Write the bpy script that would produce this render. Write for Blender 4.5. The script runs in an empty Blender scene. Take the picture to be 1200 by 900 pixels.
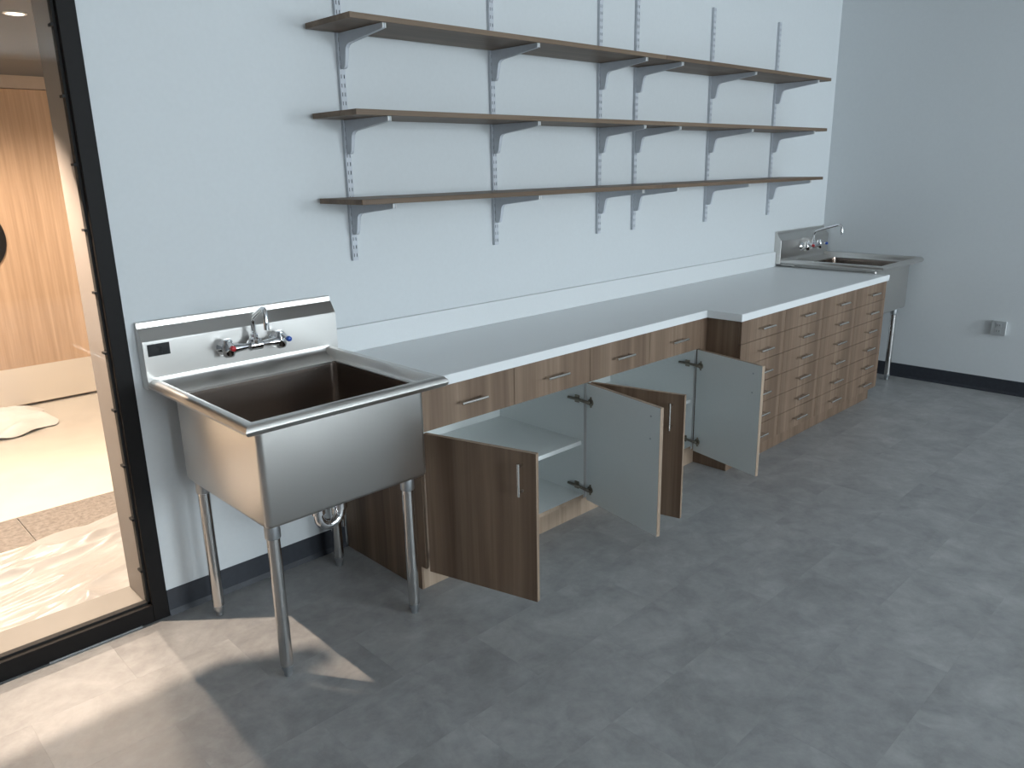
import bpy, bmesh, math, random
from mathutils import Vector, Matrix

random.seed(7)
scene = bpy.context.scene
COL = scene.collection

# ------------------------------------------------------------------ camera
cam_d = bpy.data.cameras.new('camera')
cam_d.sensor_width = 36.0
cam_d.lens = 912.74 / 1200 * 36.0
cam_d.clip_start = 0.02
cam = bpy.data.objects.new('camera', cam_d)
COL.objects.link(cam)
_r = Vector((0.7175029, -0.6962822, -0.0195116))
_u = Vector((0.2002619, 0.1793746, 0.9631822))
_f = Vector((0.6671467, 0.6949935, -0.2681406))
cam.matrix_world = Matrix(((_r.x, _u.x, -_f.x, -0.8399), (_r.y, _u.y, -_f.y, -2.7232),
                           (_r.z, _u.z, -_f.z, 1.5661), (0, 0, 0, 1)))
scene.camera = cam

# ------------------------------------------------------------------ sky, exposure
world = bpy.data.worlds.new('sky')
scene.world = world
world.use_nodes = True
wb = world.node_tree.nodes['Background']
wb.inputs['Color'].default_value = (0.84, 0.93, 1.0, 1)
wb.inputs['Strength'].default_value = 21.0
vs = scene.view_settings
vs.view_transform = 'Standard'
vs.look = 'None'
vs.exposure = 0.0
vs.gamma = 1.0
vs.use_curve_mapping = False

ROOM = dict(x0=-2.6, x1=5.14, y0=-9.144, z1=3.0)
WINS = [dict(x0=2.7, x1=5.0, z0=0.75, z1=2.85), dict(x0=-0.7, x1=1.3, z0=0.75, z1=2.85)]   # daylight windows far behind the camera
OPEN = dict(x0=-1.3, x1=0.0, z1=2.17, t=0.21)      # glazed opening to the corridor
CORR = dict(x0=-2.6, x1=1.9, y1=3.5, z1=2.21)

# daylight enters by the windows: portals in their openings guide the sampling
for W in WINS:
    pl = bpy.data.lights.new('window_portal', 'AREA')
    pl.shape = 'RECTANGLE'
    pl.size = W['x1'] - W['x0']
    pl.size_y = W['z1'] - W['z0']
    pl.cycles.is_portal = True
    po = bpy.data.objects.new('window_portal', pl)
    po.location = ((W['x0'] + W['x1']) / 2, ROOM['y0'] - 0.06, (W['z0'] + W['z1']) / 2)
    po.rotation_euler = (math.radians(90), 0, 0)
    COL.objects.link(po)

# ------------------------------------------------------------------ materials
MATS = {}

def new_mat(name):
    m = bpy.data.materials.new(name)
    m.use_nodes = True
    MATS[name] = m
    nt = m.node_tree
    return m, nt, nt.nodes['Principled BSDF']

def N(nt, t, **kw):
    n = nt.nodes.new(t)
    for k, v in kw.items():
        setattr(n, k, v)
    return n

def coords(nt, scale, rand=0.0):
    tc = N(nt, 'ShaderNodeTexCoord')
    mp = N(nt, 'ShaderNodeMapping')
    mp.inputs['Scale'].default_value = scale
    nt.links.new(tc.outputs['Object'], mp.inputs['Vector'])
    if rand:
        oi = N(nt, 'ShaderNodeObjectInfo')
        mul = N(nt, 'ShaderNodeMath', operation='MULTIPLY')
        mul.inputs[1].default_value = rand
        nt.links.new(oi.outputs['Random'], mul.inputs[0])
        cx = N(nt, 'ShaderNodeCombineXYZ')
        for i in range(3):
            nt.links.new(mul.outputs[0], cx.inputs[i])
        nt.links.new(cx.outputs[0], mp.inputs['Location'])
    return mp.outputs['Vector']

def noise(nt, vec, scale, detail=4, rough=0.55, dist=0.0):
    n = N(nt, 'ShaderNodeTexNoise')
    n.inputs['Scale'].default_value = scale
    n.inputs['Detail'].default_value = detail
    n.inputs['Roughness'].default_value = rough
    n.inputs['Distortion'].default_value = dist
    nt.links.new(vec, n.inputs['Vector'])
    return n.outputs['Fac']

def ramp(nt, fac, stops):
    r = N(nt, 'ShaderNodeValToRGB')
    el = r.color_ramp.elements
    while len(el) < len(stops):
        el.new(0.5)
    for e, (p, c) in zip(el, stops):
        e.position = p
        e.color = (*c, 1)
    nt.links.new(fac, r.inputs['Fac'])
    return r.outputs['Color']

def mixc(nt, a, b, fac, mode='MIX'):
    m = N(nt, 'ShaderNodeMix', data_type='RGBA', blend_type=mode)
    if isinstance(fac, float):
        m.inputs[0].default_value = fac
    else:
        nt.links.new(fac, m.inputs[0])
    for v, i in ((a, 6), (b, 7)):
        if isinstance(v, tuple):
            m.inputs[i].default_value = (*v, 1)
        else:
            nt.links.new(v, m.inputs[i])
    return m.outputs[2]

def bump(nt, bs, fac, strength, dist=0.002):
    b = N(nt, 'ShaderNodeBump')
    b.inputs['Strength'].default_value = strength
    b.inputs['Distance'].default_value = dist
    nt.links.new(fac, b.inputs['Height'])
    nt.links.new(b.outputs['Normal'], bs.inputs['Normal'])

def plain(name, col, rough=0.5, metal=0.0, spec=0.5, tex=0.0, tscale=40.0, bmp=0.0):
    m, nt, bs = new_mat(name)
    bs.inputs['Roughness'].default_value = rough
    bs.inputs['Metallic'].default_value = metal
    bs.inputs['Specular IOR Level'].default_value = spec
    v = coords(nt, (1, 1, 1))
    f = noise(nt, v, tscale, 5)
    lo = tuple(c * (1 - tex) for c in col)
    hi = tuple(min(1, c * (1 + tex)) for c in col)
    nt.links.new(ramp(nt, f, [(0.3, lo), (0.7, hi)]), bs.inputs['Base Color'])
    if bmp:
        bump(nt, bs, f, bmp)
    return m

def wood(name, dark, mid, light, axis='z', rough=0.5, rand=0.0):
    m, nt, bs = new_mat(name)
    s1 = {'z': (9, 9, 0.35), 'x': (0.35, 9, 9)}[axis]
    s2 = {'z': (60, 60, 1.6), 'x': (1.6, 60, 60)}[axis]
    a = noise(nt, coords(nt, s1, rand), 1.0, 3, 0.6, 0.4)
    b = noise(nt, coords(nt, s2, rand), 1.0, 6, 0.65, 0.2)
    c1 = ramp(nt, a, [(0.30, dark), (0.5, mid), (0.70, light)])
    c2 = ramp(nt, b, [(0.35, (0.82, 0.80, 0.78)), (0.65, (1.10, 1.10, 1.10))])
    nt.links.new(mixc(nt, c1, c2, 0.8, 'MULTIPLY'), bs.inputs['Base Color'])
    bs.inputs['Roughness'].default_value = rough
    bs.inputs['Specular IOR Level'].default_value = 0.35
    bump(nt, bs, b, 0.15, 0.0006)
    return m

def steel(name, col, rough, stretch=(1, 1, 1), var=0.06, aniso=0.0):
    m, nt, bs = new_mat(name)
    bs.inputs['Metallic'].default_value = 1.0
    f = noise(nt, coords(nt, stretch), 1.0, 4, 0.6)
    r = N(nt, 'ShaderNodeMapRange')
    r.inputs['To Min'].default_value = rough - var
    r.inputs['To Max'].default_value = rough + var
    nt.links.new(f, r.inputs['Value'])
    nt.links.new(r.outputs['Result'], bs.inputs['Roughness'])
    nt.links.new(ramp(nt, f, [(0.3, tuple(c * 0.97 for c in col)), (0.7, col)]), bs.inputs['Base Color'])
    bs.inputs['Anisotropic'].default_value = aniso
    return m

plain('wall_paint', (0.66, 0.69, 0.71), 0.75, tex=0.012, tscale=60, bmp=0.06)
plain('dark_paint', (0.17, 0.175, 0.18), 0.8, tex=0.02)
plain('ceiling_paint', (0.80, 0.80, 0.80), 0.85, tex=0.02)
plain('white_laminate', (0.80, 0.82, 0.83), 0.38, tex=0.012, tscale=120)
plain('upstand_white', (0.72, 0.745, 0.76), 0.45, tex=0.012, tscale=120)
plain('white_melamine', (0.76, 0.79, 0.785), 0.45, tex=0.012, tscale=90)
plain('rubber_base', (0.026, 0.030, 0.040), 0.55, tex=0.15)
plain('black_metal', (0.008, 0.007, 0.007), 0.55, spec=0.18, tex=0.1)
plain('black_gasket', (0.006, 0.006, 0.006), 0.7, tex=0.1)
plain('jamb_cream', (0.25, 0.225, 0.205), 0.55, tex=0.03, tscale=12)
plain('white_film', (0.84, 0.83, 0.81), 0.4, tex=0.03)
plain('sill_cream', (0.22, 0.21, 0.19), 0.5, tex=0.05, tscale=9)
plain('grey_enamel', (0.56, 0.59, 0.64), 0.45, spec=0.4, tex=0.04)
plain('slot_shade', (0.16, 0.17, 0.19), 0.6, tex=0.1)
plain('white_plastic', (0.78, 0.78, 0.77), 0.4, tex=0.02)
plain('slot_black', (0.02, 0.02, 0.02), 0.7)
plain('outlet_grey', (0.40, 0.42, 0.43), 0.4, tex=0.02)
plain('dark_hinge', (0.26, 0.23, 0.19), 0.32, metal=0.9, tex=0.2)
plain('label_black', (0.015, 0.016, 0.018), 0.22, tex=0.3, tscale=25)
plain('hot_red', (0.55, 0.03, 0.04), 0.3)
plain('cold_blue', (0.03, 0.10, 0.45), 0.3)
plain('pale_tile', (0.70, 0.67, 0.60), 0.35, tex=0.05, tscale=5)
plain('grout', (0.75, 0.72, 0.66), 0.8, tex=0.05)
plain('corridor_paint', (0.74, 0.68, 0.61), 0.8, tex=0.02)
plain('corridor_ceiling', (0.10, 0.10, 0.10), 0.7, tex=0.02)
plain('header_beige', (0.46, 0.39, 0.33), 0.5, tex=0.03)
plain('subfloor', (0.06, 0.06, 0.06), 0.9, tex=0.1)
wood('cabinet_wood', (0.128, 0.082, 0.055), (0.196, 0.132, 0.091), (0.275, 0.196, 0.140), 'z')
wood('edge_wood', (0.30, 0.22, 0.16), (0.36, 0.27, 0.20), (0.42, 0.32, 0.24), 'z')
wood('shelf_wood', (0.125, 0.084, 0.055), (0.18, 0.125, 0.084), (0.235, 0.170, 0.118), 'x', rand=30)
wood('corridor_wood', (0.45, 0.315, 0.21), (0.51, 0.365, 0.25), (0.57, 0.415, 0.29), 'z', 0.4)
steel('stainless', (0.65, 0.63, 0.605), 0.31, (2, 2, 2), 0.01)
steel('bowl_dark_reflection', (0.36, 0.305, 0.27), 0.24, (2, 2, 2), 0.01)  # dark reflections inside the bowl put into the steel's colour
steel('stainless_tube', (0.64, 0.63, 0.62), 0.19, (2, 2, 2), 0.01)
steel('chrome', (0.80, 0.80, 0.81), 0.07, (10, 10, 10), 0.02)
steel('nickel_pull', (0.68, 0.66, 0.63), 0.26, (30, 30, 30), 0.04)
steel('kick_steel', (0.90, 0.86, 0.80), 0.45, (3, 3, 60), 0.05)
steel('galvanised', (0.52, 0.54, 0.56), 0.42, (20, 20, 20), 0.06)

# speckled grey corridor strip tile
m, nt, bs = new_mat('speckled_tile')
f = noise(nt, coords(nt, (1, 1, 1)), 45, 6, 0.75)
nt.links.new(ramp(nt, f, [(0.35, (0.15, 0.135, 0.12)), (0.65, (0.33, 0.30, 0.27))]), bs.inputs['Base Color'])
bs.inputs['Roughness'].default_value = 0.5

# concrete-look vinyl floor tile
m, nt, bs = new_mat('vinyl_tile')
v = coords(nt, (1, 1, 1), 37.0)
a = noise(nt, v, 4.2, 7, 0.66, 0.6)
b = noise(nt, v, 14.0, 6, 0.7, 0.3)
c1 = ramp(nt, a, [(0.28, (0.265, 0.267, 0.268)), (0.5, (0.335, 0.337, 0.338)), (0.72, (0.415, 0.417, 0.416))])
c2 = ramp(nt, b, [(0.3, (0.78, 0.78, 0.78)), (0.7, (1.16, 1.16, 1.16))])
c3 = mixc(nt, c1, c2, 0.75, 'MULTIPLY')
oi = N(nt, 'ShaderNodeObjectInfo')
c4 = ramp(nt, oi.outputs['Random'], [(0.0, (0.95, 0.95, 0.955)), (1.0, (1.04, 1.04, 1.035))])
nt.links.new(mixc(nt, c3, c4, 1.0, 'MULTIPLY'), bs.inputs['Base Color'])
mr = N(nt, 'ShaderNodeMapRange')
mr.inputs['To Min'].default_value = 0.36
mr.inputs['To Max'].default_value = 0.56
nt.links.new(b, mr.inputs['Value'])
nt.links.new(mr.outputs['Result'], bs.inputs['Roughness'])
bs.inputs['Specular IOR Level'].default_value = 0.45
bump(nt, bs, b, 0.10, 0.0006)

# clear pane
m, nt, bs = new_mat('clear_glass')
nt.nodes.remove(bs)
tr = N(nt, 'ShaderNodeBsdfTransparent')
tr.inputs['Color'].default_value = (0.96, 0.97, 0.965, 1)
gl = N(nt, 'ShaderNodeBsdfGlossy')
gl.inputs['Roughness'].default_value = 0.02
lw = N(nt, 'ShaderNodeLayerWeight')
pw = N(nt, 'ShaderNodeMath', operation='POWER')
pw.inputs[1].default_value = 5.0
nt.links.new(lw.outputs['Facing'], pw.inputs[0])
fr = N(nt, 'ShaderNodeMath', operation='MULTIPLY_ADD')
fr.inputs[1].default_value = 0.5
fr.inputs[2].default_value = 0.03
nt.links.new(pw.outputs[0], fr.inputs[0])
mx = N(nt, 'ShaderNodeMixShader')
nt.links.new(fr.outputs[0], mx.inputs[0])
nt.links.new(tr.outputs[0], mx.inputs[1])
nt.links.new(gl.outputs[0], mx.inputs[2])
nt.links.new(mx.outputs[0], nt.nodes['Material Output'].inputs['Surface'])

# milky plastic film
m, nt, bs = new_mat('plastic_film')
bs.inputs['Base Color'].default_value = (0.50, 0.49, 0.475, 1)
bs.inputs['Roughness'].default_value = 0.30
tl = N(nt, 'ShaderNodeBsdfTranslucent')
tl.inputs['Color'].default_value = (0.50, 0.49, 0.47, 1)
mx = N(nt, 'ShaderNodeMixShader')
f = noise(nt, coords(nt, (1, 1, 1)), 6, 4)
mr = N(nt, 'ShaderNodeMapRange')
mr.inputs['To Min'].default_value = 0.1
mr.inputs['To Max'].default_value = 0.4
nt.links.new(f, mr.inputs['Value'])
nt.links.new(mr.outputs['Result'], mx.inputs[0])
nt.links.new(bs.outputs[0], mx.inputs[1])
nt.links.new(tl.outputs[0], mx.inputs[2])
nt.links.new(mx.outputs[0], nt.nodes['Material Output'].inputs['Surface'])

# lamp lens
m, nt, bs = new_mat('lamp_lens')
bs.inputs['Emission Color'].default_value = (1.0, 0.86, 0.70, 1)
bs.inputs['Emission Strength'].default_value = 14.0

# ------------------------------------------------------------------ mesh helpers
def box(bm, x0, x1, y0, y1, z0, z1, bev=0.0, mi=0, seg=1, front=None):
    vs_ = [bm.verts.new((x, y, z)) for x in (x0, x1) for y in (y0, y1) for z in (z0, z1)]
    q = [(0, 1, 3, 2), (4, 6, 7, 5), (0, 4, 5, 1), (2, 3, 7, 6), (0, 2, 6, 4), (1, 5, 7, 3)]
    fs = [bm.faces.new([vs_[i] for i in f]) for f in q]
    for f in fs:
        f.material_index = mi
    if front is not None:
        fs[2].material_index = front          # face towards -y
    if bev:
        es = list({e for f in fs for e in f.edges})
        bmesh.ops.bevel(bm, geom=es, offset=bev, segments=seg, profile=0.5, affect='EDGES', clamp_overlap=True)
    return fs

def loft(bm, rings, cap0=False, cap1=False, closed=True, mi=0, smooth=True):
    vr = [[bm.verts.new(p) for p in r] for r in rings]
    n = len(vr[0])
    for a, b in zip(vr, vr[1:]):
        for i in range(n if closed else n - 1):
            j = (i + 1) % n
            f = bm.faces.new((a[i], a[j], b[j], b[i]))
            f.smooth = smooth
            f.material_index = mi
    if cap0:
        bm.faces.new(list(reversed(vr[0]))).material_index = mi
    if cap1:
        bm.faces.new(vr[-1]).material_index = mi
    return vr

def tube(bm, pts, rad, n=12, caps=True, mi=0):
    pts = [Vector(p) for p in pts]
    rads = rad if isinstance(rad, (list, tuple)) else [rad] * len(pts)
    rings = []
    prev = None
    for i, p in enumerate(pts):
        if i == 0:
            t = pts[1] - p
        elif i == len(pts) - 1:
            t = p - pts[i - 1]
        else:
            t = (pts[i + 1] - p).normalized() + (p - pts[i - 1]).normalized()
        t.normalize()
        if prev is None:
            a = Vector((0, 0, 1)) if abs(t.z) < 0.9 else Vector((1, 0, 0))
            u = t.cross(a).normalized()
        else:
            u = (prev - t * prev.dot(t)).normalized()
        prev = u
        w = t.cross(u)
        rings.append([p + (u * math.cos(k * 2 * math.pi / n) + w * math.sin(k * 2 * math.pi / n)) * rads[i] for k in range(n)])
    loft(bm, rings, caps, caps, True, mi)

def lathe(bm, c, prof, n=20, axis='z', mi=0):
    """prof: list of (radius, height) along the axis through c"""
    rings = []
    for r, h in prof:
        ring = []
        for k in range(n):
            a = 2 * math.pi * k / n
            u, v = r * math.cos(a), r * math.sin(a)
            p = {'z': (u, v, h), 'y': (u, h, v), 'x': (h, u, v)}[axis]
            ring.append((c[0] + p[0], c[1] + p[1], c[2] + p[2]))
        rings.append(ring)
    loft(bm, rings, True, True, True, mi)

def rrect(x0, x1, y0, y1, r, z, n=5):
    out = []
    for cx, cy, a0 in ((x1 - r, y1 - r, 0), (x0 + r, y1 - r, 90), (x0 + r, y0 + r, 180), (x1 - r, y0 + r, 270)):
        for k in range(n + 1):
            a = math.radians(a0 + 90 * k / n)
            out.append((cx + r * math.cos(a), cy + r * math.sin(a), z))
    return out

def prism(bm, prof, lo, hi, axis='x', mi=0):
    """extrude a closed polygon; axis x: prof=(y,z); axis y: prof=(x,z); axis z: prof=(x,y)"""
    def P(a, b, h):
        return {'x': (h, a, b), 'y': (a, h, b), 'z': (a, b, h)}[axis]
    loft(bm, [[P(a, b, lo) for a, b in prof], [P(a, b, hi) for a, b in prof]], True, True, True, mi, smooth=False)

ORIG = {}

def obj(name, bm, mats, parent=None, origin=None, smooth=False):
    """one mesh object; vertices given in world coordinates"""
    if parent is not None:
        origin = ORIG[parent.name]
    if origin is None:
        lo = [min(v.co[i] for v in bm.verts) for i in range(3)]
        hi = [max(v.co[i] for v in bm.verts) for i in range(3)]
        origin = ((lo[0] + hi[0]) / 2, (lo[1] + hi[1]) / 2, lo[2])
    o3 = Vector(origin)
    for v in bm.verts:
        v.co -= o3
    bmesh.ops.recalc_face_normals(bm, faces=bm.faces)
    me = bpy.data.meshes.new(name)
    bm.to_mesh(me)
    bm.free()
    for mm in (mats if isinstance(mats, (list, tuple)) else [mats]):
        me.materials.append(MATS[mm])
    o = bpy.data.objects.new(name, me)
    COL.objects.link(o)
    if parent is not None:
        o.parent = parent
    else:
        o.location = o3
    ORIG[o.name] = tuple(o3)
    if smooth:
        for p in me.polygons:
            p.use_smooth = True
        md = o.modifiers.new('edges', 'EDGE_SPLIT')
        md.split_angle = math.radians(38)
    return o

def empty(name, loc, label, cat, group=None):
    o = bpy.data.objects.new(name, None)
    o.empty_display_size = 0.05
    COL.objects.link(o)
    o.location = loc
    ORIG[o.name] = tuple(loc)
    tag(o, label, cat, group)
    return o

def tag(o, label=None, cat=None, group=None, kind=None):
    if label:
        o['label'] = label
    if cat:
        o['category'] = cat
    if group:
        o['group'] = group
    if kind:
        o['kind'] = kind
    return o

def struct(name, bm, mats, label, cat, **kw):
    return tag(obj(name, bm, mats, **kw), label, cat, kind='structure')

def copy_tree(o, parent=None):
    c = o.copy()
    COL.objects.link(c)
    c.parent = parent
    for ch in o.children:
        copy_tree(ch, c)
    return c

B = bmesh.new

# ------------------------------------------------------------------ room shell
X0, X1, Y0, Z1 = ROOM['x0'], ROOM['x1'], ROOM['y0'], ROOM['z1']
bm = B()
box(bm, X0, X1, Y0, 0, -0.12, -0.004)
floor = struct('floor', bm, 'subfloor', 'grey concrete-look vinyl tile floor of the room', 'floor', origin=(0, 0, -0.004))
TW, TL, G = 0.3048, 0.6096, 0.00006
tile_meshes = {}
field = B()                     # tiles behind the camera, joined
for j in range(30):
    ya, yb = -TW * (j + 1), -TW * j
    off = 0.39 - (TL / 2 if j % 2 else 0)
    k0 = math.floor((X0 - off) / TL)
    xa = off + k0 * TL
    while xa < X1 - 1e-4:
        a, b = max(xa, X0), min(xa + TL, X1)
        if b - a > 0.01 and j >= 17:
            box(field, a + G, b - G, ya + G, yb - G, -0.003, 0.0)
        elif b - a > 0.01:
            key = round(b - a, 4)
            if key not in tile_meshes:
                tb = B()
                box(tb, -(b - a) / 2 + G, (b - a) / 2 - G, -TW / 2 + G, TW / 2 - G, -0.003, 0.0)
                # slim chamfer along the top edges
                te = [e for e in tb.edges if all(v.co.z > -0.001 for v in e.verts)]
                bmesh.ops.bevel(tb, geom=te, offset=0.00018, segments=1, affect='EDGES')
                me = bpy.data.meshes.new('floor_tile')
                tb.to_mesh(me)
                tb.free()
                me.materials.append(MATS['vinyl_tile'])
                tile_meshes[key] = me
            t = bpy.data.objects.new('floor_tile', tile_meshes[key])
            COL.objects.link(t)
            t.parent = floor
            t.location = ((a + b) / 2, (ya + yb) / 2, 0.004)
        xa += TL
tag(obj('floor_tile_field', field, 'vinyl_tile', floor), kind='stuff')

bm = B()
box(bm, X0, X1, Y0, 0, Z1, Z1 + 0.1)
struct('ceiling', bm, 'ceiling_paint', 'grey ceiling of the room', 'ceiling')

O = OPEN
bm = B()
box(bm, O['x1'], X1 + 0.2, 0, O['t'], -0.1, Z1)
box(bm, X0 - 0.2, O['x0'], 0, O['t'], -0.1, Z1)
box(bm, O['x0'], O['x1'], 0, O['t'], O['z1'], Z1)
box(bm, O['x0'], O['x1'], 0.0, O['t'], -0.1, 0.0)
struct('wall_back', bm, 'wall_paint', 'pale blue-grey painted wall carrying the three long shelves', 'wall')
bm = B()
box(bm, X1, X1 + 0.15, Y0 - 0.2, 0, -0.1, Z1)
struct('wall_right', bm, 'wall_paint', 'grey painted side wall with the power outlet', 'wall')
bm = B()
box(bm, X0 - 0.15, X0, Y0 - 0.2, 0, -0.1, Z1)
struct('wall_left', bm, 'dark_paint', 'dark painted wall on the left side of the room', 'wall')
bm = B()
Wb, Wa = WINS
box(bm, X0, Wa['x0'], Y0 - 0.2, Y0, -0.1, Z1)
box(bm, Wa['x1'], Wb['x0'], Y0 - 0.2, Y0, -0.1, Z1)
box(bm, Wb['x1'], X1, Y0 - 0.2, Y0, -0.1, Z1)
for W in WINS:
    box(bm, W['x0'], W['x1'], Y0 - 0.2, Y0, -0.1, W['z0'])
    box(bm, W['x0'], W['x1'], Y0 - 0.2, Y0, W['z1'], Z1)
struct('wall_front', bm, 'dark_paint', 'dark painted wall with the daylight windows opposite the shelves', 'wall')

# daylight windows
for i_, W in enumerate(WINS):
    w2 = empty('window_%d' % (i_ + 2), ((W['x0'] + W['x1']) / 2, Y0 - 0.1, W['z0']),
               'dark-framed daylight window opposite the shelves, ' + ('right' if i_ == 0 else 'left') + ' one of two', 'window')
    w2['kind'] = 'structure'
    bm = B()
    ft = 0.05
    box(bm, W['x0'], W['x1'], Y0 - 0.14, Y0 - 0.08, W['z0'], W['z0'] + ft)
    box(bm, W['x0'], W['x1'], Y0 - 0.14, Y0 - 0.08, W['z1'] - ft, W['z1'])
    for i in range(3):
        xc = W['x0'] + ft / 2 + (W['x1'] - W['x0'] - ft) * i / 2
        box(bm, xc - ft / 2, xc + ft / 2, Y0 - 0.14, Y0 - 0.08, W['z0'] + ft, W['z1'] - ft)
    obj('window_frame', bm, 'black_metal', w2)
    for i in range(2):
        xa = W['x0'] + ft + (W['x1'] - W['x0'] - ft) * i / 2
        bm = B()
        box(bm, xa, xa + (W['x1'] - W['x0'] - ft) / 2 - ft, Y0 - 0.115, Y0 - 0.107, W['z0'] + ft, W['z1'] - ft)
        obj('pane', bm, 'clear_glass', w2)

# rubber baseboards
def cove(bm, run, lo, hi, axis):
    if axis == 'x':
        prism(bm, [(0, 0), (0, 0.1), (-0.003, 0.1), (-0.005, 0.02), (-0.012, 0.0)], lo, hi, 'x')
    else:
        prism(bm, [(run, 0), (run, 0.1), (run - 0.003, 0.1), (run - 0.005, 0.02), (run - 0.012, 0.0)], lo, hi, 'y')
bm = B()
cove(bm, 0, 0.001, 0.758, 'x')
struct('baseboard_back', bm, 'rubber_base', 'black rubber baseboard under the near sink', 'baseboard')
bm = B()
cove(bm, 0, 4.45, X1 - 0.013, 'x')
struct('baseboard_corner', bm, 'rubber_base', 'black rubber baseboard under the far corner sink', 'baseboard')
bm = B()
cove(bm, X1, Y0 + 0.001, -0.001, 'y')
struct('baseboard_right', bm, 'rubber_base', 'black rubber baseboard along the right wall', 'baseboard')

# ------------------------------------------------------------------ glazed opening to the corridor
w1 = empty('window_1', (-0.65, 0.02, 0), 'black framed floor-level glazing looking into the bright corridor', 'window')
w1['kind'] = 'structure'
FW, FB = 0.055, 0.066
bm = B()
for a, b in ((O['x1'] - FW, O['x1'] - 0.0005), (O['x0'] + 0.0005, O['x0'] + FW)):
    box(bm, a, b, -0.008, 0.045, 0.0005, O['z1'] - 0.0005, 0.0015)
box(bm, O['x0'] + FW, O['x1'] - FW, -0.008, 0.045, 0.0005, FB, 0.0015)
box(bm, O['x0'] + FW, O['x1'] - FW, -0.008, 0.045, O['z1'] - FB, O['z1'] - 0.0005, 0.0015)
obj('frame', bm, 'black_metal', w1)
bm = B()
g = 0.008
for a, b in ((O['x1'] - FW - g, O['x1'] - FW), (O['x0'] + FW, O['x0'] + FW + g)):
    box(bm, a, b, 0.014, 0.04, FB, O['z1'] - FB)
box(bm, O['x0'] + FW, O['x1'] - FW, 0.014, 0.04, FB, FB + g)
obj('gasket', bm, 'black_gasket', w1)
bm = B()
box(bm, O['x0'] + FW, O['x1'] - FW, 0.022, 0.030, FB, O['z1'] - FB)
obj('pane', bm, 'clear_glass', w1)
for i in range(1, 11):
    bm = B()
    box(bm, O['x1'] - FW - 0.016, O['x1'] - FW - 0.006, 0.012, 0.042, 0.2 * i - 0.004, 0.2 * i + 0.004)
    obj('clip', bm, 'black_gasket', w1)
for a, b in ((O['x1'] - 0.06, O['x1'] - 0.0005), (O['x0'] + 0.0005, O['x0'] + 0.06)):
    bm = B()
    box(bm, a, b, 0.0455, O['t'] + 0.004, 0.0005, O['z1'] - 0.0005, 0.002)
    obj('jamb_liner', bm, 'jamb_cream', w1)
bm = B()
box(bm, O['x0'] + 0.0605, O['x1'] - 0.0605, 0.0455, O['t'] + 0.004, 0.0005, 0.06, 0.002)
obj('sill', bm, 'sill_cream', w1)
bm = B()
box(bm, -0.40, -0.10, -0.0125, -0.0085, 0.0005, 0.006)
obj('seal_strip', bm, 'galvanised', w1)
# added opaque sheet, out of view, cut to shape the downlight's floor patch
bm = B()
prism(bm, [(-1.238, 1.58), (-0.395, 1.58), (-0.375, 1.63), (-0.358, 1.655), (-0.354, 1.68), (-0.362, 1.705), (-0.40, 1.715),
           (-0.40, 1.79), (-0.235, 1.79), (-0.235, O['z1'] - 0.001), (-1.238, O['z1'] - 0.001)], 0.195, 0.206, 'y')
obj('light_blocker', bm, 'jamb_cream', w1)

# ------------------------------------------------------------------ corridor beyond the glazing
cx0, cx1, cy1, cz1 = CORR['x0'], CORR['x1'], CORR['y1'], CORR['z1']
t0 = O['t']
bm = B()
box(bm, cx0, cx1, 1.395, cy1 + 0.1, -0.1, 0.0)
box(bm, cx0, cx1, t0, 1.03, -0.1, 0.0)
box(bm, cx0, cx1, 1.03, 1.395, -0.1, -0.012, mi=1)
fc = struct('floor_corridor', bm, ['pale_tile', 'grout'], 'pale tiled corridor floor with a grey speckled tile band', 'floor', origin=(0, t0, 0))
x = -0.185 - 0.6 * 4
while x < cx1 - 0.05:
    a, b = max(x, cx0), min(x + 0.6, cx1)
    bm = B()
    box(bm, a + 0.003, b - 0.003, 1.033, 1.392, -0.012, 0.0005, 0.0008)
    obj('strip_tile', bm, 'speckled_tile', fc)
    x += 0.6
bm = B()
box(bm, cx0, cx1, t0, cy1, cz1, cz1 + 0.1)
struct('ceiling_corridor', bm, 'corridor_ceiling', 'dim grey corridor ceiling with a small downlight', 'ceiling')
bm = B()
box(bm, cx0 - 0.1, cx0, t0, cy1, -0.1, cz1 + 0.1)
struct('wall_corridor_left', bm, 'corridor_paint', 'cream wall at the left of the corridor', 'wall')
bm = B()
box(bm, cx1, cx1 + 0.1, t0, cy1, -0.1, cz1 + 0.1)
struct('wall_corridor_right', bm, 'corridor_paint', 'cream wall at the right of the corridor', 'wall')
DX0, DXM, DX1 = -0.78, 0.155, 1.09
bm = B()
box(bm, cx0 - 0.1, DX0 - 0.06, cy1, cy1 + 0.1, -0.1, cz1 + 0.1)
box(bm, DX1 + 0.06, cx1 + 0.1, cy1, cy1 + 0.1, -0.1, cz1 + 0.1)
box(bm, DX0 - 0.06, DX1 + 0.06, cy1 + 0.06, cy1 + 0.1, -0.1, cz1 + 0.1)
struct('wall_corridor_end', bm, 'corridor_paint', 'cream wall around the wooden corridor doors', 'wall')
bm = B()
prism(bm, [(DX0 - 0.06, 0.0), (DX0, 0.0), (DX0, 2.13), (DX1, 2.13), (DX1, 0.0), (DX1 + 0.06, 0.0), (DX1 + 0.06, cz1 - 0.001), (DX0 - 0.06, cz1 - 0.001)], cy1 - 0.05, cy1 + 0.055, 'y')
struct('trim_1', bm, 'header_beige', 'beige metal frame around the wooden corridor doors', 'trim')

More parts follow.
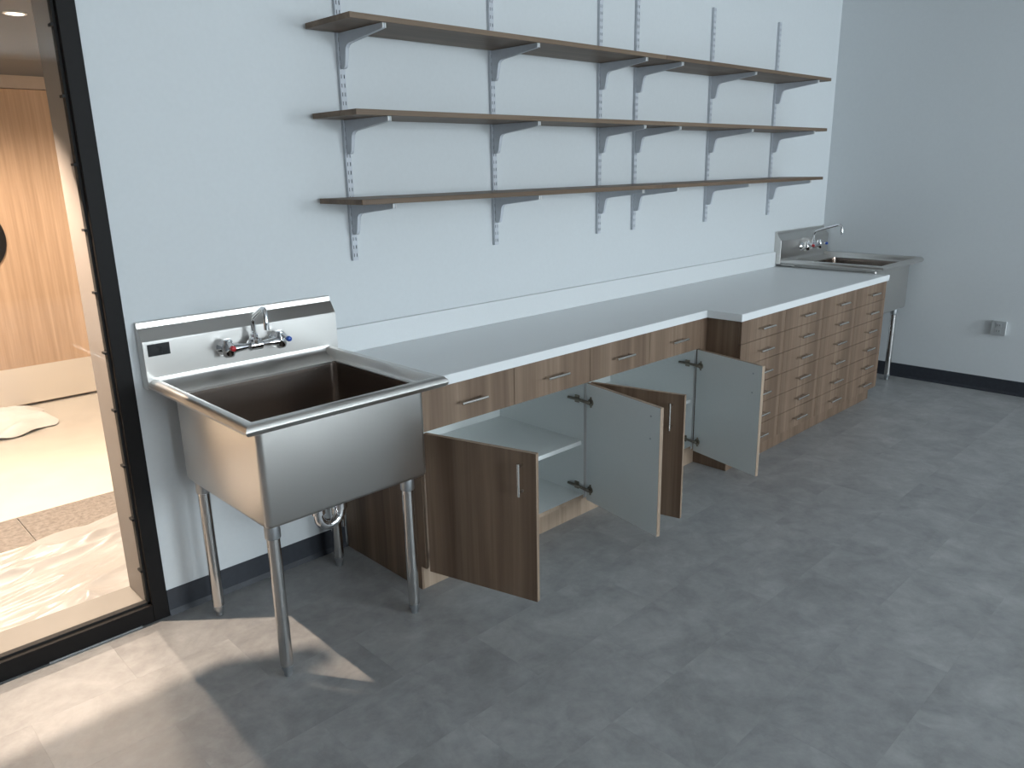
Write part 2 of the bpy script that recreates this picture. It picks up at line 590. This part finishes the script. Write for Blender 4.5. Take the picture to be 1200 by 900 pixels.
def corridor_door(name, xa, xb, side, label):
    d = empty(name, ((xa + xb) / 2, cy1, 0.008), label, 'door')
    d['kind'] = 'structure'
    bm = B()
    box(bm, xa + 0.002, xb - 0.002, cy1 - 0.03, cy1 + 0.012, 0.018, 2.126, 0.002)
    obj('panel', bm, 'corridor_wood', d)
    bm = B()
    box(bm, xa + 0.012, xb - 0.012, cy1 - 0.0325, cy1 - 0.0305, 0.022, 0.285)
    obj('kick_plate', bm, 'kick_steel', d)
    bm = B()                                      # half-round black pull
    c = xa + 0.002 if side > 0 else xb - 0.002
    pr = [(c + side * 0.25 * math.cos(math.radians(t)), 1.175 + 0.25 * math.sin(math.radians(t))) for t in range(-90, 91, 6)]
    prism(bm, pr, cy1 - 0.05, cy1 - 0.0305, 'y')
    obj('pull', bm, 'black_metal', d)
corridor_door('door_1', DXM, DX1, 1, 'light wood corridor door with steel kick plate seen through the glazing')
corridor_door('door_2', DX0, DXM, -1, 'left leaf of the light wood corridor double doors')

def downlight(x, y, energy, label, radius=0.02, cone=160):
    d = empty('downlight', (x, y, cz1), label, 'light', 'corridor downlights')
    bm = B()
    rings = []
    for r, z in ((0.034, -0.0005), (0.044, -0.0005), (0.044, -0.004), (0.035, -0.006), (0.034, -0.0005)):
        rings.append([(x + r * math.cos(a * math.pi / 12), y + r * math.sin(a * math.pi / 12), cz1 + z) for a in range(24)])
    loft(bm, rings)
    obj('trim_ring', bm, 'white_plastic', d)
    bm = B()
    lathe(bm, (x, y, cz1), [(0.033, -0.0005), (0.033, -0.003)], 24)
    obj('lens', bm, 'lamp_lens', d)
    ld = bpy.data.lights.new('downlight_lamp', 'SPOT')
    ld.energy = energy
    ld.color = (1.0, 0.775, 0.61)
    ld.spot_size = math.radians(cone)
    ld.spot_blend = 0.5
    ld.shadow_soft_size = radius
    lo = bpy.data.objects.new('downlight_lamp', ld)
    COL.objects.link(lo)
    lo.parent = d
    lo.location = (0, 0, -0.03)
downlight(0.124, 1.156, 70, 'small glowing ceiling downlight seen through the top of the glazing', 0.04, 150)
downlight(-0.55, 0.44, 380, 'corridor ceiling downlight just behind the glazing', 0.015, 100)
downlight(0.03, 2.2, 210, 'corridor ceiling downlight in front of the wooden doors', 0.03)

# crumpled plastic sheets on the corridor floor
def film(name, x0, x1, y0, y1, nx, ny, amp, seed, label, outline, mat='plastic_film'):
    from mathutils import noise as mn
    bm = B()
    g = {}
    for i in range(nx + 1):
        for j in range(ny + 1):
            u, v = i / nx, j / ny
            ex = outline(u, v)
            px = x0 + (x1 - x0) * u + ex[0]
            py = y0 + (y1 - y0) * v + ex[1]
            q = Vector((px * 1.3 + py * 0.8 + seed, py * 6.0 - px * 1.6, seed * 1.7))
            h = 0.62 * max(0, 1 - 2.4 * abs(mn.noise(q))) ** 2 + 0.22 * max(0, 1 - 2.4 * abs(mn.noise(q * 2.1 + Vector((7, 3, 1))))) ** 2 + 0.05 * max(0, 1 - 2.2 * abs(mn.noise(q * 4.7))) ** 2
            e = min(u, 1 - u, v, 1 - v)
            z = 0.004 + amp * h * min(1, 0.35 + e * 6) + ex[2]
            g[i, j] = bm.verts.new((px, py, z))
    for i in range(nx):
        for j in range(ny):
            f = bm.faces.new((g[i, j], g[i + 1, j], g[i + 1, j + 1], g[i, j + 1]))
            f.smooth = True
    return tag(obj(name, bm, mat), label, 'plastic sheet')
film('plastic_sheet', -1.15, 0.42, 0.235, 1.03, 200, 130, 0.05, 3.1,
     'crumpled milky plastic sheet spread on the corridor floor behind the sill',
     lambda u, v: (0.02 * math.sin(v * 17), (0.03 * math.sin(u * 9) + 0.02 * math.sin(u * 31)) * v, 0))
film('plastic_bundle', -0.30, 0.36, 2.78, 3.28, 60, 50, 0.07, 8.4,
     'white bundle of crumpled plastic on the pale corridor floor by the doors',
     lambda u, v: (0.04 * math.sin(v * 9), 0.05 * math.sin(u * 8), 0.10 * (math.sin(math.pi * u) * math.sin(math.pi * v)) ** 0.8), 'white_film')

# ------------------------------------------------------------------ stainless sink
RIM_Z = 0.90
def build_sink(sx, label, fdx=0.0, swing=0.0):
    s = empty('utility_sink', (sx + 0.3625, -0.38, 0), label, 'sink', 'stainless utility sinks')
    L, Rr, Fy = sx, sx + 0.719, -0.765
    bx0, bx1, by0, by1 = sx + 0.060, sx + 0.663, -0.698, -0.100
    BZ = 0.541                                     # basin underside
    # basin: outer and inner shell
    bm = B()
    rings = [rrect(bx0, bx1, by0, by1, 0.022, RIM_Z - 0.040),
             rrect(bx0, bx1, by0, by1, 0.022, BZ + 0.014),
             rrect(bx0 + 0.004, bx1 - 0.004, by0 + 0.004, by1 - 0.004, 0.02, BZ + 0.004),
             rrect(bx0 + 0.014, bx1 - 0.014, by0 + 0.014, by1 - 0.014, 0.016, BZ)]
    loft(bm, rings, False, True)
    ix0, ix1, iy0, iy1 = bx0 + 0.004, bx1 - 0.004, by0 + 0.004, by1 - 0.05
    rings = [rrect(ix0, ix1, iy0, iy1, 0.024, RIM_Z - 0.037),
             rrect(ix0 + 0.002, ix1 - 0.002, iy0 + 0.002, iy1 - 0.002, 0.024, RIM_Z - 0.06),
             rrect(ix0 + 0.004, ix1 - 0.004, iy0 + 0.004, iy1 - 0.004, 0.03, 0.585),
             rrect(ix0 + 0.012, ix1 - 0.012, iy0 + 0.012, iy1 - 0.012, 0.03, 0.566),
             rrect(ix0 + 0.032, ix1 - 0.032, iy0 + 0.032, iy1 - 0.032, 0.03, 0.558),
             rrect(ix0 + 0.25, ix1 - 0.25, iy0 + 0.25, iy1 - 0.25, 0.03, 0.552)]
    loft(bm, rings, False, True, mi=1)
    basin = obj('basin', bm, ['stainless', 'bowl_dark_reflection'], s)
    bm = B()
    lathe(bm, ((ix0 + ix1) / 2, (iy0 + iy1) / 2, 0.5525), [(0.055, 0), (0.055, 0.002), (0.045, 0.003), (0.04, 0.001), (0.01, 0.0008)], 24)
    obj('strainer', bm, 'chrome', basin)
    # rolled rim on three sides: swept profile, mitred corners; open at the splash
    prof = [(0.000, -0.037), (0.014, -0.036), (0.019, -0.031), (0.024, -0.012), (0.030, -0.003), (0.040, 0.0),
            (0.052, -0.003), (0.060, -0.011), (0.0635, -0.021), (0.060, -0.031), (0.052, -0.037), (0.044, -0.038), (0.000, -0.041)]
    bm = B()
    yb = -0.048
    ofs = lambda o: ((L + 0.0635 - o), (Rr - 0.0635 + o), (Fy + 0.0635 - o))
    def ring(which):
        out = []
        for o, dz in prof:
            xl, xr, yf = ofs(o)
            out.append({0: (xl, yb, RIM_Z + dz), 1: (xl, yf, RIM_Z + dz), 2: (xr, yf, RIM_Z + dz), 3: (xr, yb, RIM_Z + dz)}[which])
        return out
    loft(bm, [ring(0), ring(1), ring(2), ring(3)], True, True)
    rim = obj('rim', bm, 'stainless', s, smooth=True)
    # back ledge with a cove to the splash
    bm = B()
    prism(bm, [(iy1 - 0.002, RIM_Z - 0.037), (iy1 - 0.002, RIM_Z - 0.045), (-0.045, RIM_Z - 0.045), (-0.045, RIM_Z + 0.004), (-0.0518, RIM_Z + 0.004),
               (-0.053, RIM_Z - 0.008), (-0.058, RIM_Z - 0.017), (-0.067, RIM_Z - 0.024), (-0.085, RIM_Z - 0.030), (-0.115, RIM_Z - 0.0345)], L + 0.022, Rr - 0.022, 'x')
    obj('ledge', bm, 'stainless', s, smooth=True)
    # splash back, clipped upper corner
    bm = B()
    prism(bm, [(-0.0515, RIM_Z - 0.035), (-0.0515, 1.024), (-0.050, 1.029), (-0.0215, 1.068), (-0.019, 1.071), (-0.016, 1.0885), (-0.012, 1.091), (-0.001, 1.091), (-0.001, RIM_Z - 0.035)], L - 0.002, sx + 0.737, 'x')
    bmesh.ops.bevel(bm, geom=[e for e in bm.edges if abs(e.verts[0].co.x - e.verts[1].co.x) < 1e-6], offset=0.0012, segments=1, affect='EDGES')
    sp = obj('backsplash', bm, 'stainless', s)
    # legs
    for lx in (sx + 0.102, sx + 0.612):
        for ly in (-0.640, -0.133):
            bm = B()
            lathe(bm, (lx, ly, 0), [(0.0205, 0.042), (0.0205, BZ - 0.002)], 20)
            leg = obj('leg', bm, 'stainless_tube', s, smooth=True)
            bm = B()
            lathe(bm, (lx, ly, 0), [(0.0245, BZ - 0.001), (0.0245, BZ - 0.050), (0.0235, BZ - 0.053), (0.0212, BZ - 0.054)], 20)
            obj('socket', bm, 'galvanised', leg, smooth=True)
            bm = B()
            lathe(bm, (lx, ly, 0), [(0.010, 0.0005), (0.0135, 0.004), (0.0135, 0.016), (0.0195, 0.030), (0.0195, 0.044)], 20)
            obj('foot', bm, 'galvanised', leg, smooth=True)
    # faucet on the splash
    fx = sx + 0.372 + fdx
    bm = B()
    zc = 0.965
    for dx in (-0.1, 0.1):
        lathe(bm, (fx + dx, -0.0525, zc), [(0.030, 0.0), (0.030, -0.004), (0.022, -0.012), (0.016, -0.015), (0.016, -0.040)], 20, 'y')
    tube(bm, [(fx - 0.112, -0.092, zc), (fx - 0.085, -0.092, zc), (fx - 0.03, -0.092, zc), (fx - 0.022, -0.092, zc), (fx + 0.022, -0.092, zc), (fx + 0.03, -0.092, zc), (fx + 0.085, -0.092, zc), (fx + 0.112, -0.092, zc)],
         [0.017, 0.019, 0.011, 0.020, 0.020, 0.011, 0.019, 0.017], 16)
    lathe(bm, (fx, -0.092, zc), [(0.019, 0.0), (0.019, 0.024), (0.013, 0.030), (0.013, 0.042), (0.010, 0.044)], 18)
    fa = obj('faucet', bm, 'chrome', s, smooth=True)
    bm = B()
    arm = [(0, 0.035), (0, 0.076), (0.002, 0.090), (0.010, 0.102), (0.026, 0.110), (0.098, 0.134), (0.170, 0.156), (0.188, 0.158),
           (0.199, 0.152), (0.205, 0.140), (0.206, 0.110), (0.206, 0.090)]
    pts = [(fx - r_ * math.sin(swing), -0.092 - r_ * math.cos(swing), zc + h_) for r_, h_ in arm]
    tube(bm, pts, [0.0085] * 10 + [0.0095, 0.0095], 12)
    obj('spout', bm, 'chrome', fa, smooth=True)
    for dx, col in ((-0.1, 'hot_red'), (0.1, 'cold_blue')):
        hx = fx + dx
        bm = B()
        sg = -1 if dx < 0 else 1
        lathe(bm, (hx, -0.092, zc), [(0.016, -0.026), (0.021, -0.018), (0.021, 0.012), (0.017, 0.022), (0.015, 0.034), (0.010, 0.038)], 16)
        tube(bm, [(hx, -0.092, zc + 0.028), (hx + sg * 0.003, -0.106, zc + 0.026), (hx + sg * 0.006, -0.124, zc + 0.018), (hx + sg * 0.007, -0.138, zc + 0.013)], [0.009, 0.008, 0.0075, 0.009], 12)
        obj('handle', bm, 'chrome', fa, smooth=True)
        bm = B()
        lathe(bm, (hx + sg * 0.007, -0.138, zc + 0.0125), [(0.0095, 0.0), (0.0105, -0.006), (0.0085, -0.014), (0.003, -0.017)], 14, 'y')
        o_ = obj('index_cap', bm, col, fa, smooth=True)
        o_['label'] = 'red hot-water cap' if dx < 0 else 'blue cold-water cap'
    # drain pipe with trap
    bm = B()
    tx, ty = sx + 0.40, -0.385
    lathe(bm, (tx, ty, 0), [(0.036, BZ - 0.0005), (0.036, 0.535), (0.026, 0.525), (0.021, 0.522)], 20)
    pts = [(tx, ty, 0.53), (tx, ty, 0.40)]
    for k in range(9):
        a = math.pi * k / 8
        pts.append((tx + 0.045 - 0.045 * math.cos(a), ty + 0.0, 0.375 - 0.045 * math.sin(a)))
    e = (tx + 0.09, ty)
    pts += [(e[0], e[1], 0.40), (e[0], e[1] + 0.012, 0.425), (e[0], e[1] + 0.035, 0.437), (e[0], -0.02, 0.445)]
    tube(bm, pts, 0.020, 16)
    lathe(bm, (tx, ty, 0), [(0.027, 0.415), (0.027, 0.385)], 18)
    lathe(bm, (e[0], ty, 0), [(0.027, 0.405), (0.027, 0.380)], 18)
    lathe(bm, (e[0], 0, 0.445), [(0.034, -0.0015), (0.034, -0.008), (0.022, -0.020)], 20, 'y')
    obj('drain_trap', bm, 'chrome', s, smooth=True)
    bm = B()
    tube(bm, [(sx + 0.662, -0.10, 0.15), (sx + 0.662, -0.10, 0.42), (sx + 0.655, -0.06, 0.45), (sx + 0.655, -0.012, 0.452)], 0.009, 12)
    obj('supply_pipe', bm, 'stainless_tube', s, smooth=True)
    return s, sp

sink, splash = build_sink(0.0303, 'stainless steel utility sink on tube legs beside the black glazing frame', swing=math.radians(13.5))
bm = B()
box(bm, 0.043, 0.116, -0.0530, -0.0517, 0.978, 1.019)
lp = obj('rating_label', bm, 'label_black', sink)
lp['label'] = 'dark rectangular label on the splash'
sink2, _ = build_sink(4.385, 'stainless steel utility sink in the far corner by the right wall', fdx=0.035)

# ------------------------------------------------------------------ base cabinets
CT, CB_ = 0.8465, 0.8092           # worktop top and underside
FY, FY2 = -0.584, -0.780           # cabinet faces
KZ, DZ = 0.100, 0.6505             # cabinet bottom, drawer underside
TH = 0.018

def pull(bm, c, axis, length, out, dist=0.03):
    """bar pull: c centre on the face, axis = bar direction, out = unit vector away from the face"""
    c, axis, out = Vector(c), Vector(axis), Vector(out)
    h = length / 2
    tube(bm, [c - axis * h + out * dist, c + axis * h + out * dist], 0.0052, 10)
    for s_ in (-1, 1):
        tube(bm, [c + axis * (s_ * (h - 0.012)), c + axis * (s_ * (h - 0.012)) + out * dist], 0.0045, 8)

def drawer(parent, xa, xb, za, zb, y):
    g_ = 0.0011
    bm = B()
    box(bm, xa + g_, xb - g_, y, y + TH, za + g_, zb - g_, 0.0008)
    d = obj('drawer_front', bm, 'cabinet_wood', parent)
    bm = B()
    pull(bm, ((xa + xb) / 2, y, (za + zb) / 2), (1, 0, 0), 0.128, (0, -1, 0))
    obj('handle', bm, 'nickel_pull', d, smooth=True)
    return d

def cab_door(parent, hx, side, ang, zt, zb, width):
    """hx hinge x on the face; side +1: door runs to +x when closed; ang: opening angle"""
    y = FY
    ax = Vector((side * math.cos(ang), -math.sin(ang), 0))         # along the door
    inw = Vector((side * math.sin(ang), math.cos(ang), 0))         # outer face -> inner face
    P = Vector((hx + side * 0.0015, y - 0.001, 0))
    bm = B()
    q = []
    for a in (0, width):
        for t in (0, TH):
            for z in (zb + 0.0015, zt - 0.0015):
                q.append(bm.verts.new(P + ax * a + inw * t + Vector((0, 0, z))))
    F = [(0, 1, 3, 2), (4, 6, 7, 5), (0, 4, 5, 1), (2, 3, 7, 6), (0, 2, 6, 4), (1, 5, 7, 3)]
    mi = [2, 2, 0, 1, 2, 2]
    for f, k in zip(F, mi):
        bm.faces.new([q[i] for i in f]).material_index = k
    bmesh.ops.bevel(bm, geom=list(bm.edges), offset=0.0007, segments=1, affect='EDGES')
    d = obj('door', bm, ['cabinet_wood', 'white_melamine', 'edge_wood'], parent)
    bm = B()
    pull(bm, P + ax * (width - 0.052) + Vector((0, 0, zt - 0.094)), (0, 0, 1), 0.118, -inw)
    obj('handle', bm, 'nickel_pull', d, smooth=True)
    for zz in (zt - 0.141, zt - 0.047):
        bm = B()
        c = P + ax * (width - 0.052) + inw * (TH + 0.0004) + Vector((0, 0, zz))
        tube(bm, [c, c + inw * 0.0015], 0.0045, 10)
        obj('screw', bm, 'galvanised', d)
    for zz in (zt - 0.082, zb + 0.060):
        bm = B()
        c = P + ax * 0.030 + inw * (TH + 0.0003) + Vector((0, 0, zz))
        tube(bm, [c, c + inw * 0.004], 0.0165, 16)                  # cup flange
        tube(bm, [c + Vector((0, 0, -0.024)), c + Vector((0, 0, 0.024))], 0.0045, 8)
        # knuckle and arm on to the cabinet side
        side_in = hx + side * (TH + 0.010)
        tube(bm, [c + inw * 0.004, c + inw * 0.014, Vector((side_in + side * 0.004, y + 0.028, zz)), Vector((side_in, y + 0.05, zz)), Vector((side_in, y + 0.105, zz))],
             [0.008, 0.0085, 0.0065, 0.007, 0.006], 10)
        box(bm, *sorted((hx + side * (TH + 0.0005), hx + side * (TH + 0.006))), y + 0.045, y + 0.070, zz - 0.017, zz + 0.017, 0.001)
        obj('hinge', bm, 'dark_hinge', d)
    return d

def base_cabinet(xa, xb, label, left_wood, a1, a2, filler=0.0):
    c = empty('base_cabinet', ((xa + xb) / 2, FY / 2, 0), label, 'cabinet', 'base cabinets with open doors')
    yf, yb = FY + TH + 0.002, -0.004
    if left_wood:
        bm = B()
        prism(bm, [(FY + TH + 0.001, CB_ - 0.001), (FY + TH + 0.001, KZ), (FY + 0.05, KZ), (FY + 0.05, 0.0005), (-0.014, 0.0005), (-0.014, CB_ - 0.001)], xa, xa + TH / 2, 'x')
        obj('end_panel', bm, 'cabinet_wood', c)
    x_in = xa + (TH / 2 + 0.0003 if left_wood else 0.0005)
    bm = B()
    box(bm, x_in, xa + TH, yf, yb, KZ, CB_ - 0.001, front=1 if left_wood else None)
    obj('side_panel', bm, ['white_melamine', 'edge_wood'], c)
    bm = B()
    box(bm, xb - TH, xb - 0.0005, yf, yb, KZ, CB_ - 0.001)
    obj('side_panel', bm, ['white_melamine', 'edge_wood'], c)
    bm = B()
    box(bm, xa + TH + 0.0003, xb - TH - 0.0003, yf, yb, KZ, KZ + TH, front=1)
    obj('bottom_panel', bm, ['white_melamine', 'edge_wood'], c)
    bm = B()
    box(bm, xa + TH + 0.0003, xb - TH - 0.0003, yb - 0.012, yb, KZ + TH + 0.0003, CB_ - 0.001)
    obj('back_panel', bm, 'white_melamine', c)
    bm = B()
    box(bm, xa + TH + 0.0003, xb - TH - 0.0003, yf + 0.001, yb - 0.0125, DZ + 0.012, DZ + 0.012 + TH, 0.0005)
    obj('drawer_floor', bm, 'white_melamine', c)
    bm = B()
    box(bm, xa + TH + 0.001, xb - TH - 0.001, yf + 0.012, yb - 0.014, 0.357, 0.376, 0.0006)
    obj('shelf', bm, 'white_melamine', c)
    bm = B()
    box(bm, xa + TH / 2 + 0.0005 if left_wood else xa, xb + filler, FY + 0.050, FY + 0.050 + TH, 0.0005, KZ - 0.0005)
    obj('toe_kick', bm, 'edge_wood' if left_wood else 'edge_wood', c)
    xm = (xa + xb) / 2
    drawer(c, xa, xm, DZ, CB_ - 0.002, FY)
    drawer(c, xm, xb, DZ, CB_ - 0.002, FY)
    wd = (xb - xa) / 2 - 0.003
    cab_door(c, xa, 1, a1, DZ, KZ - 0.004, wd)
    cab_door(c, xb, -1, a2, DZ, KZ - 0.004, wd)
    if filler:
        bm = B()
        box(bm, xb + 0.0008, xb + filler - 0.0008, FY, FY + TH, KZ - 0.004, CB_ - 0.002, 0.0005)
        obj('filler_strip', bm, 'cabinet_wood', c)
    return c

base_cabinet(0.7618, 1.6896, 'wood-grain base cabinet next to the near sink with both doors standing open', True, 1.2926, 1.3776)
base_cabinet(1.6900, 2.5570, 'wood-grain base cabinet with open doors next to the stepped-out drawer units', False, 1.3308, 1.3316, filler=0.056)

DXA, DXB = 2.6145, 4.425
uw = (DXB - DXA) / 4
words = ['first six-drawer unit in the deep run, at the step beside the open cabinets',
         'second six-drawer unit from the step in the deep run',
         'third six-drawer unit from the step in the deep run',
         'last six-drawer unit in the deep run, beside the far sink']
for i in range(4):
    xa, xb = DXA + uw * i, DXA + uw * (i + 1)
    c = empty('drawer_unit', ((xa + xb) / 2, FY2 / 2, 0), 'wood-grain ' + words[i], 'cabinet', 'six-drawer units')
    bm = B()
    prism(bm, [(FY2 + TH + 0.001, CB_ - 0.001), (FY2 + TH + 0.001, KZ - 0.006), (FY2 + 0.05, KZ - 0.006), (FY2 + 0.05, 0.0005), (-0.014, 0.0005), (-0.014, CB_ - 0.001)], xa + 0.0004, xb - 0.0004, 'x')
    obj('carcass', bm, 'cabinet_wood', c)
    bm = B()
    box(bm, xa + 0.0004, xb - 0.0004, FY2 + 0.046, FY2 + 0.0495, 0.0005, KZ - 0.007)
    obj('toe_kick', bm, 'cabinet_wood', c)
    zt, zb = CB_ - 0.002, KZ - 0.006
    hh = (zt - zb) / 6
    for k in range(6):
        drawer(c, xa, xb, zb + hh * k, zb + hh * (k + 1), FY2)

# worktop with upstand
wt = empty('worktop', (2.4, -0.4, CB_), 'white stepped worktop running between the two sinks', 'worktop')
bm = B()
prism(bm, [(0.757, -0.002), (0.757, -0.596), (2.5909, -0.596), (2.5909, -0.792), (4.430, -0.792), (4.430, -0.002)], CB_, CT, 'z')
bmesh.ops.bevel(bm, geom=[e for e in bm.edges], offset=0.0018, segments=2, affect='EDGES')
obj('slab', bm, 'white_laminate', wt)
bm = B()
box(bm, 0.772, 4.380, -0.019, -0.001, CT + 0.0003, 0.952, 0.0012)
obj('upstand', bm, 'upstand_white', wt)

# ------------------------------------------------------------------ wall shelving
ST_X = [0.9027, 1.6792, 2.4257, 2.7281, 3.4565, 4.2364]
ZB, ZT = 1.2165, 2.4347
ordinal = ['leftmost', 'second', 'third', 'fourth', 'fifth', 'rightmost']
SWD, SDP = 0.0125, 0.016

def standard_mesh():
    bm = B()
    xs = [-SWD, -0.0080, -0.0045, 0.0045, 0.0080, SWD]
    zs = [0.0]
    z = 0.014
    H = ZT - ZB
    while z + 0.02 < H:
        zs += [z, z + 0.014]
        z += 0.032
    zs.append(H)
    y = -SDP
    g_ = {}
    def V(i, j, yy=y):
        k = (i, j, yy)
        if k not in g_:
            g_[k] = bm.verts.new((xs[i], yy, zs[j]))
        return g_[k]
    for j in range(len(zs) - 1):
        for i in range(5):
            if j % 2 == 1 and i in (1, 3):
                continue
            bm.faces.new((V(i, j), V(i + 1, j), V(i + 1, j + 1), V(i, j + 1)))
    n = len(zs) - 1
    for i in (0, 5):
        bm.faces.new((V(i, 0), V(i, n), V(i, n, -0.0005), V(i, 0, -0.0005)))
    fb = bm.faces.new((V(0, 0, -0.0005), V(5, 0, -0.0005), V(5, n, -0.0005), V(0, n, -0.0005)))
    fb.material_index = 1  # shade inside the channel put into the backing colour behind the slots
    me = bpy.data.meshes.new('shelf_standard')
    bmesh.ops.recalc_face_normals(bm, faces=bm.faces)
    bm.to_mesh(me)
    bm.free()
    me.materials.append(MATS['grey_enamel'])
    me.materials.append(MATS['slot_shade'])
    return me
sm = standard_mesh()
for i, x in enumerate(ST_X):
    o = bpy.data.objects.new('shelf_standard', sm)
    COL.objects.link(o)
    o.location = (x, 0, ZB)
    where = ordinal[i] + (' of the six slotted grey standards on the wall' if i in (0, 5) else ' slotted grey standard from the left on the wall')
    tag(o, where, 'shelf standard', 'slotted wall standards')

SHZ = [2.0807, 1.7721, 1.4647]
SL, SR, SD = 0.759, 4.399, 0.3068
BT = 0.019
names = ['top', 'middle', 'bottom']
xm = (SL + SR) / 2
for n_, z in zip(names, SHZ):
    for a, b, sd_ in ((SL, xm - 0.0006, 'left'), (xm + 0.0006, SR, 'right')):
        bm = B()
        box(bm, a, b, -SD, -0.017, z - BT, z, 0.0008)
        tag(obj('wall_shelf', bm, 'shelf_wood'), f'long brown wood shelf board, {sd_} half of the {n_} row', 'shelf', 'wall shelf boards')

def bracket_mesh():
    bm = B()
    y0 = -SDP - 0.0005
    prof = [(y0, 0.0), (-0.296, 0.0), (-0.298, -0.003), (-0.298, -0.015), (-0.293, -0.019), (-0.082, -0.041), (-0.068, -0.046), (-0.060, -0.056),
            (-0.049, -0.114), (-0.044, -0.122), (-0.036, -0.126), (y0, -0.126)]
    prism(bm, prof, -0.0075, 0.0075, 'x')
    bmesh.ops.bevel(bm, geom=list(bm.edges), offset=0.0012, segments=1, affect='EDGES')
    me = bpy.data.meshes.new('shelf_bracket')
    bmesh.ops.recalc_face_normals(bm, faces=bm.faces)
    bm.to_mesh(me)
    bm.free()
    me.materials.append(MATS['grey_enamel'])
    bm = B()
    for s_ in (-1, 1):
        box(bm, s_ * 0.0055 - 0.002, s_ * 0.0055 + 0.002, -0.3015, -0.2985, -0.018, -0.001, 0.0005)
    m2 = bpy.data.meshes.new('end_lip')
    bmesh.ops.recalc_face_normals(bm, faces=bm.faces)
    bm.to_mesh(m2)
    bm.free()
    m2.materials.append(MATS['white_plastic'])
    return me, m2
bme, lme = bracket_mesh()
for n_, z in zip(names, SHZ):
    for i, x in enumerate(ST_X):
        o = bpy.data.objects.new('shelf_bracket', bme)
        COL.objects.link(o)
        o.location = (x, 0, z - BT - 0.0003)
        where = f'on the {ordinal[i]} standard' + ('' if i in (0, 5) else ' from the left')
        tag(o, f'grey steel bracket under the {n_} shelf, {where}', 'bracket', 'shelf brackets')
        e = bpy.data.objects.new('end_lip', lme)
        COL.objects.link(e)
        e.parent = o

# ------------------------------------------------------------------ outlet on the right wall
ol = empty('power_outlet', (X1, -1.285, 0.453), 'small white surface-mounted power outlet low on the right wall', 'outlet')
bm = B()
box(bm, X1 - 0.028, X1 - 0.0005, -1.326, -1.244, 0.408, 0.498, 0.003)
obj('box', bm, 'white_plastic', ol)
bm = B()
box(bm, X1 - 0.033, X1 - 0.0283, -1.330, -1.240, 0.404, 0.502, 0.002)
pt = obj('cover_plate', bm, 'outlet_grey', ol)
for zz in (0.433, 0.473):
    bm = B()
    box(bm, X1 - 0.0355, X1 - 0.0332, -1.302, -1.268, zz - 0.014, zz + 0.014, 0.001)
    obj('socket', bm, 'outlet_grey', pt)
    bm = B()
    for dy in (-0.007, 0.007):
        box(bm, X1 - 0.0362, X1 - 0.0356, -1.285 + dy - 0.0012, -1.285 + dy + 0.0012, zz - 0.004, zz + 0.006)
    obj('slot', bm, 'slot_black', pt)
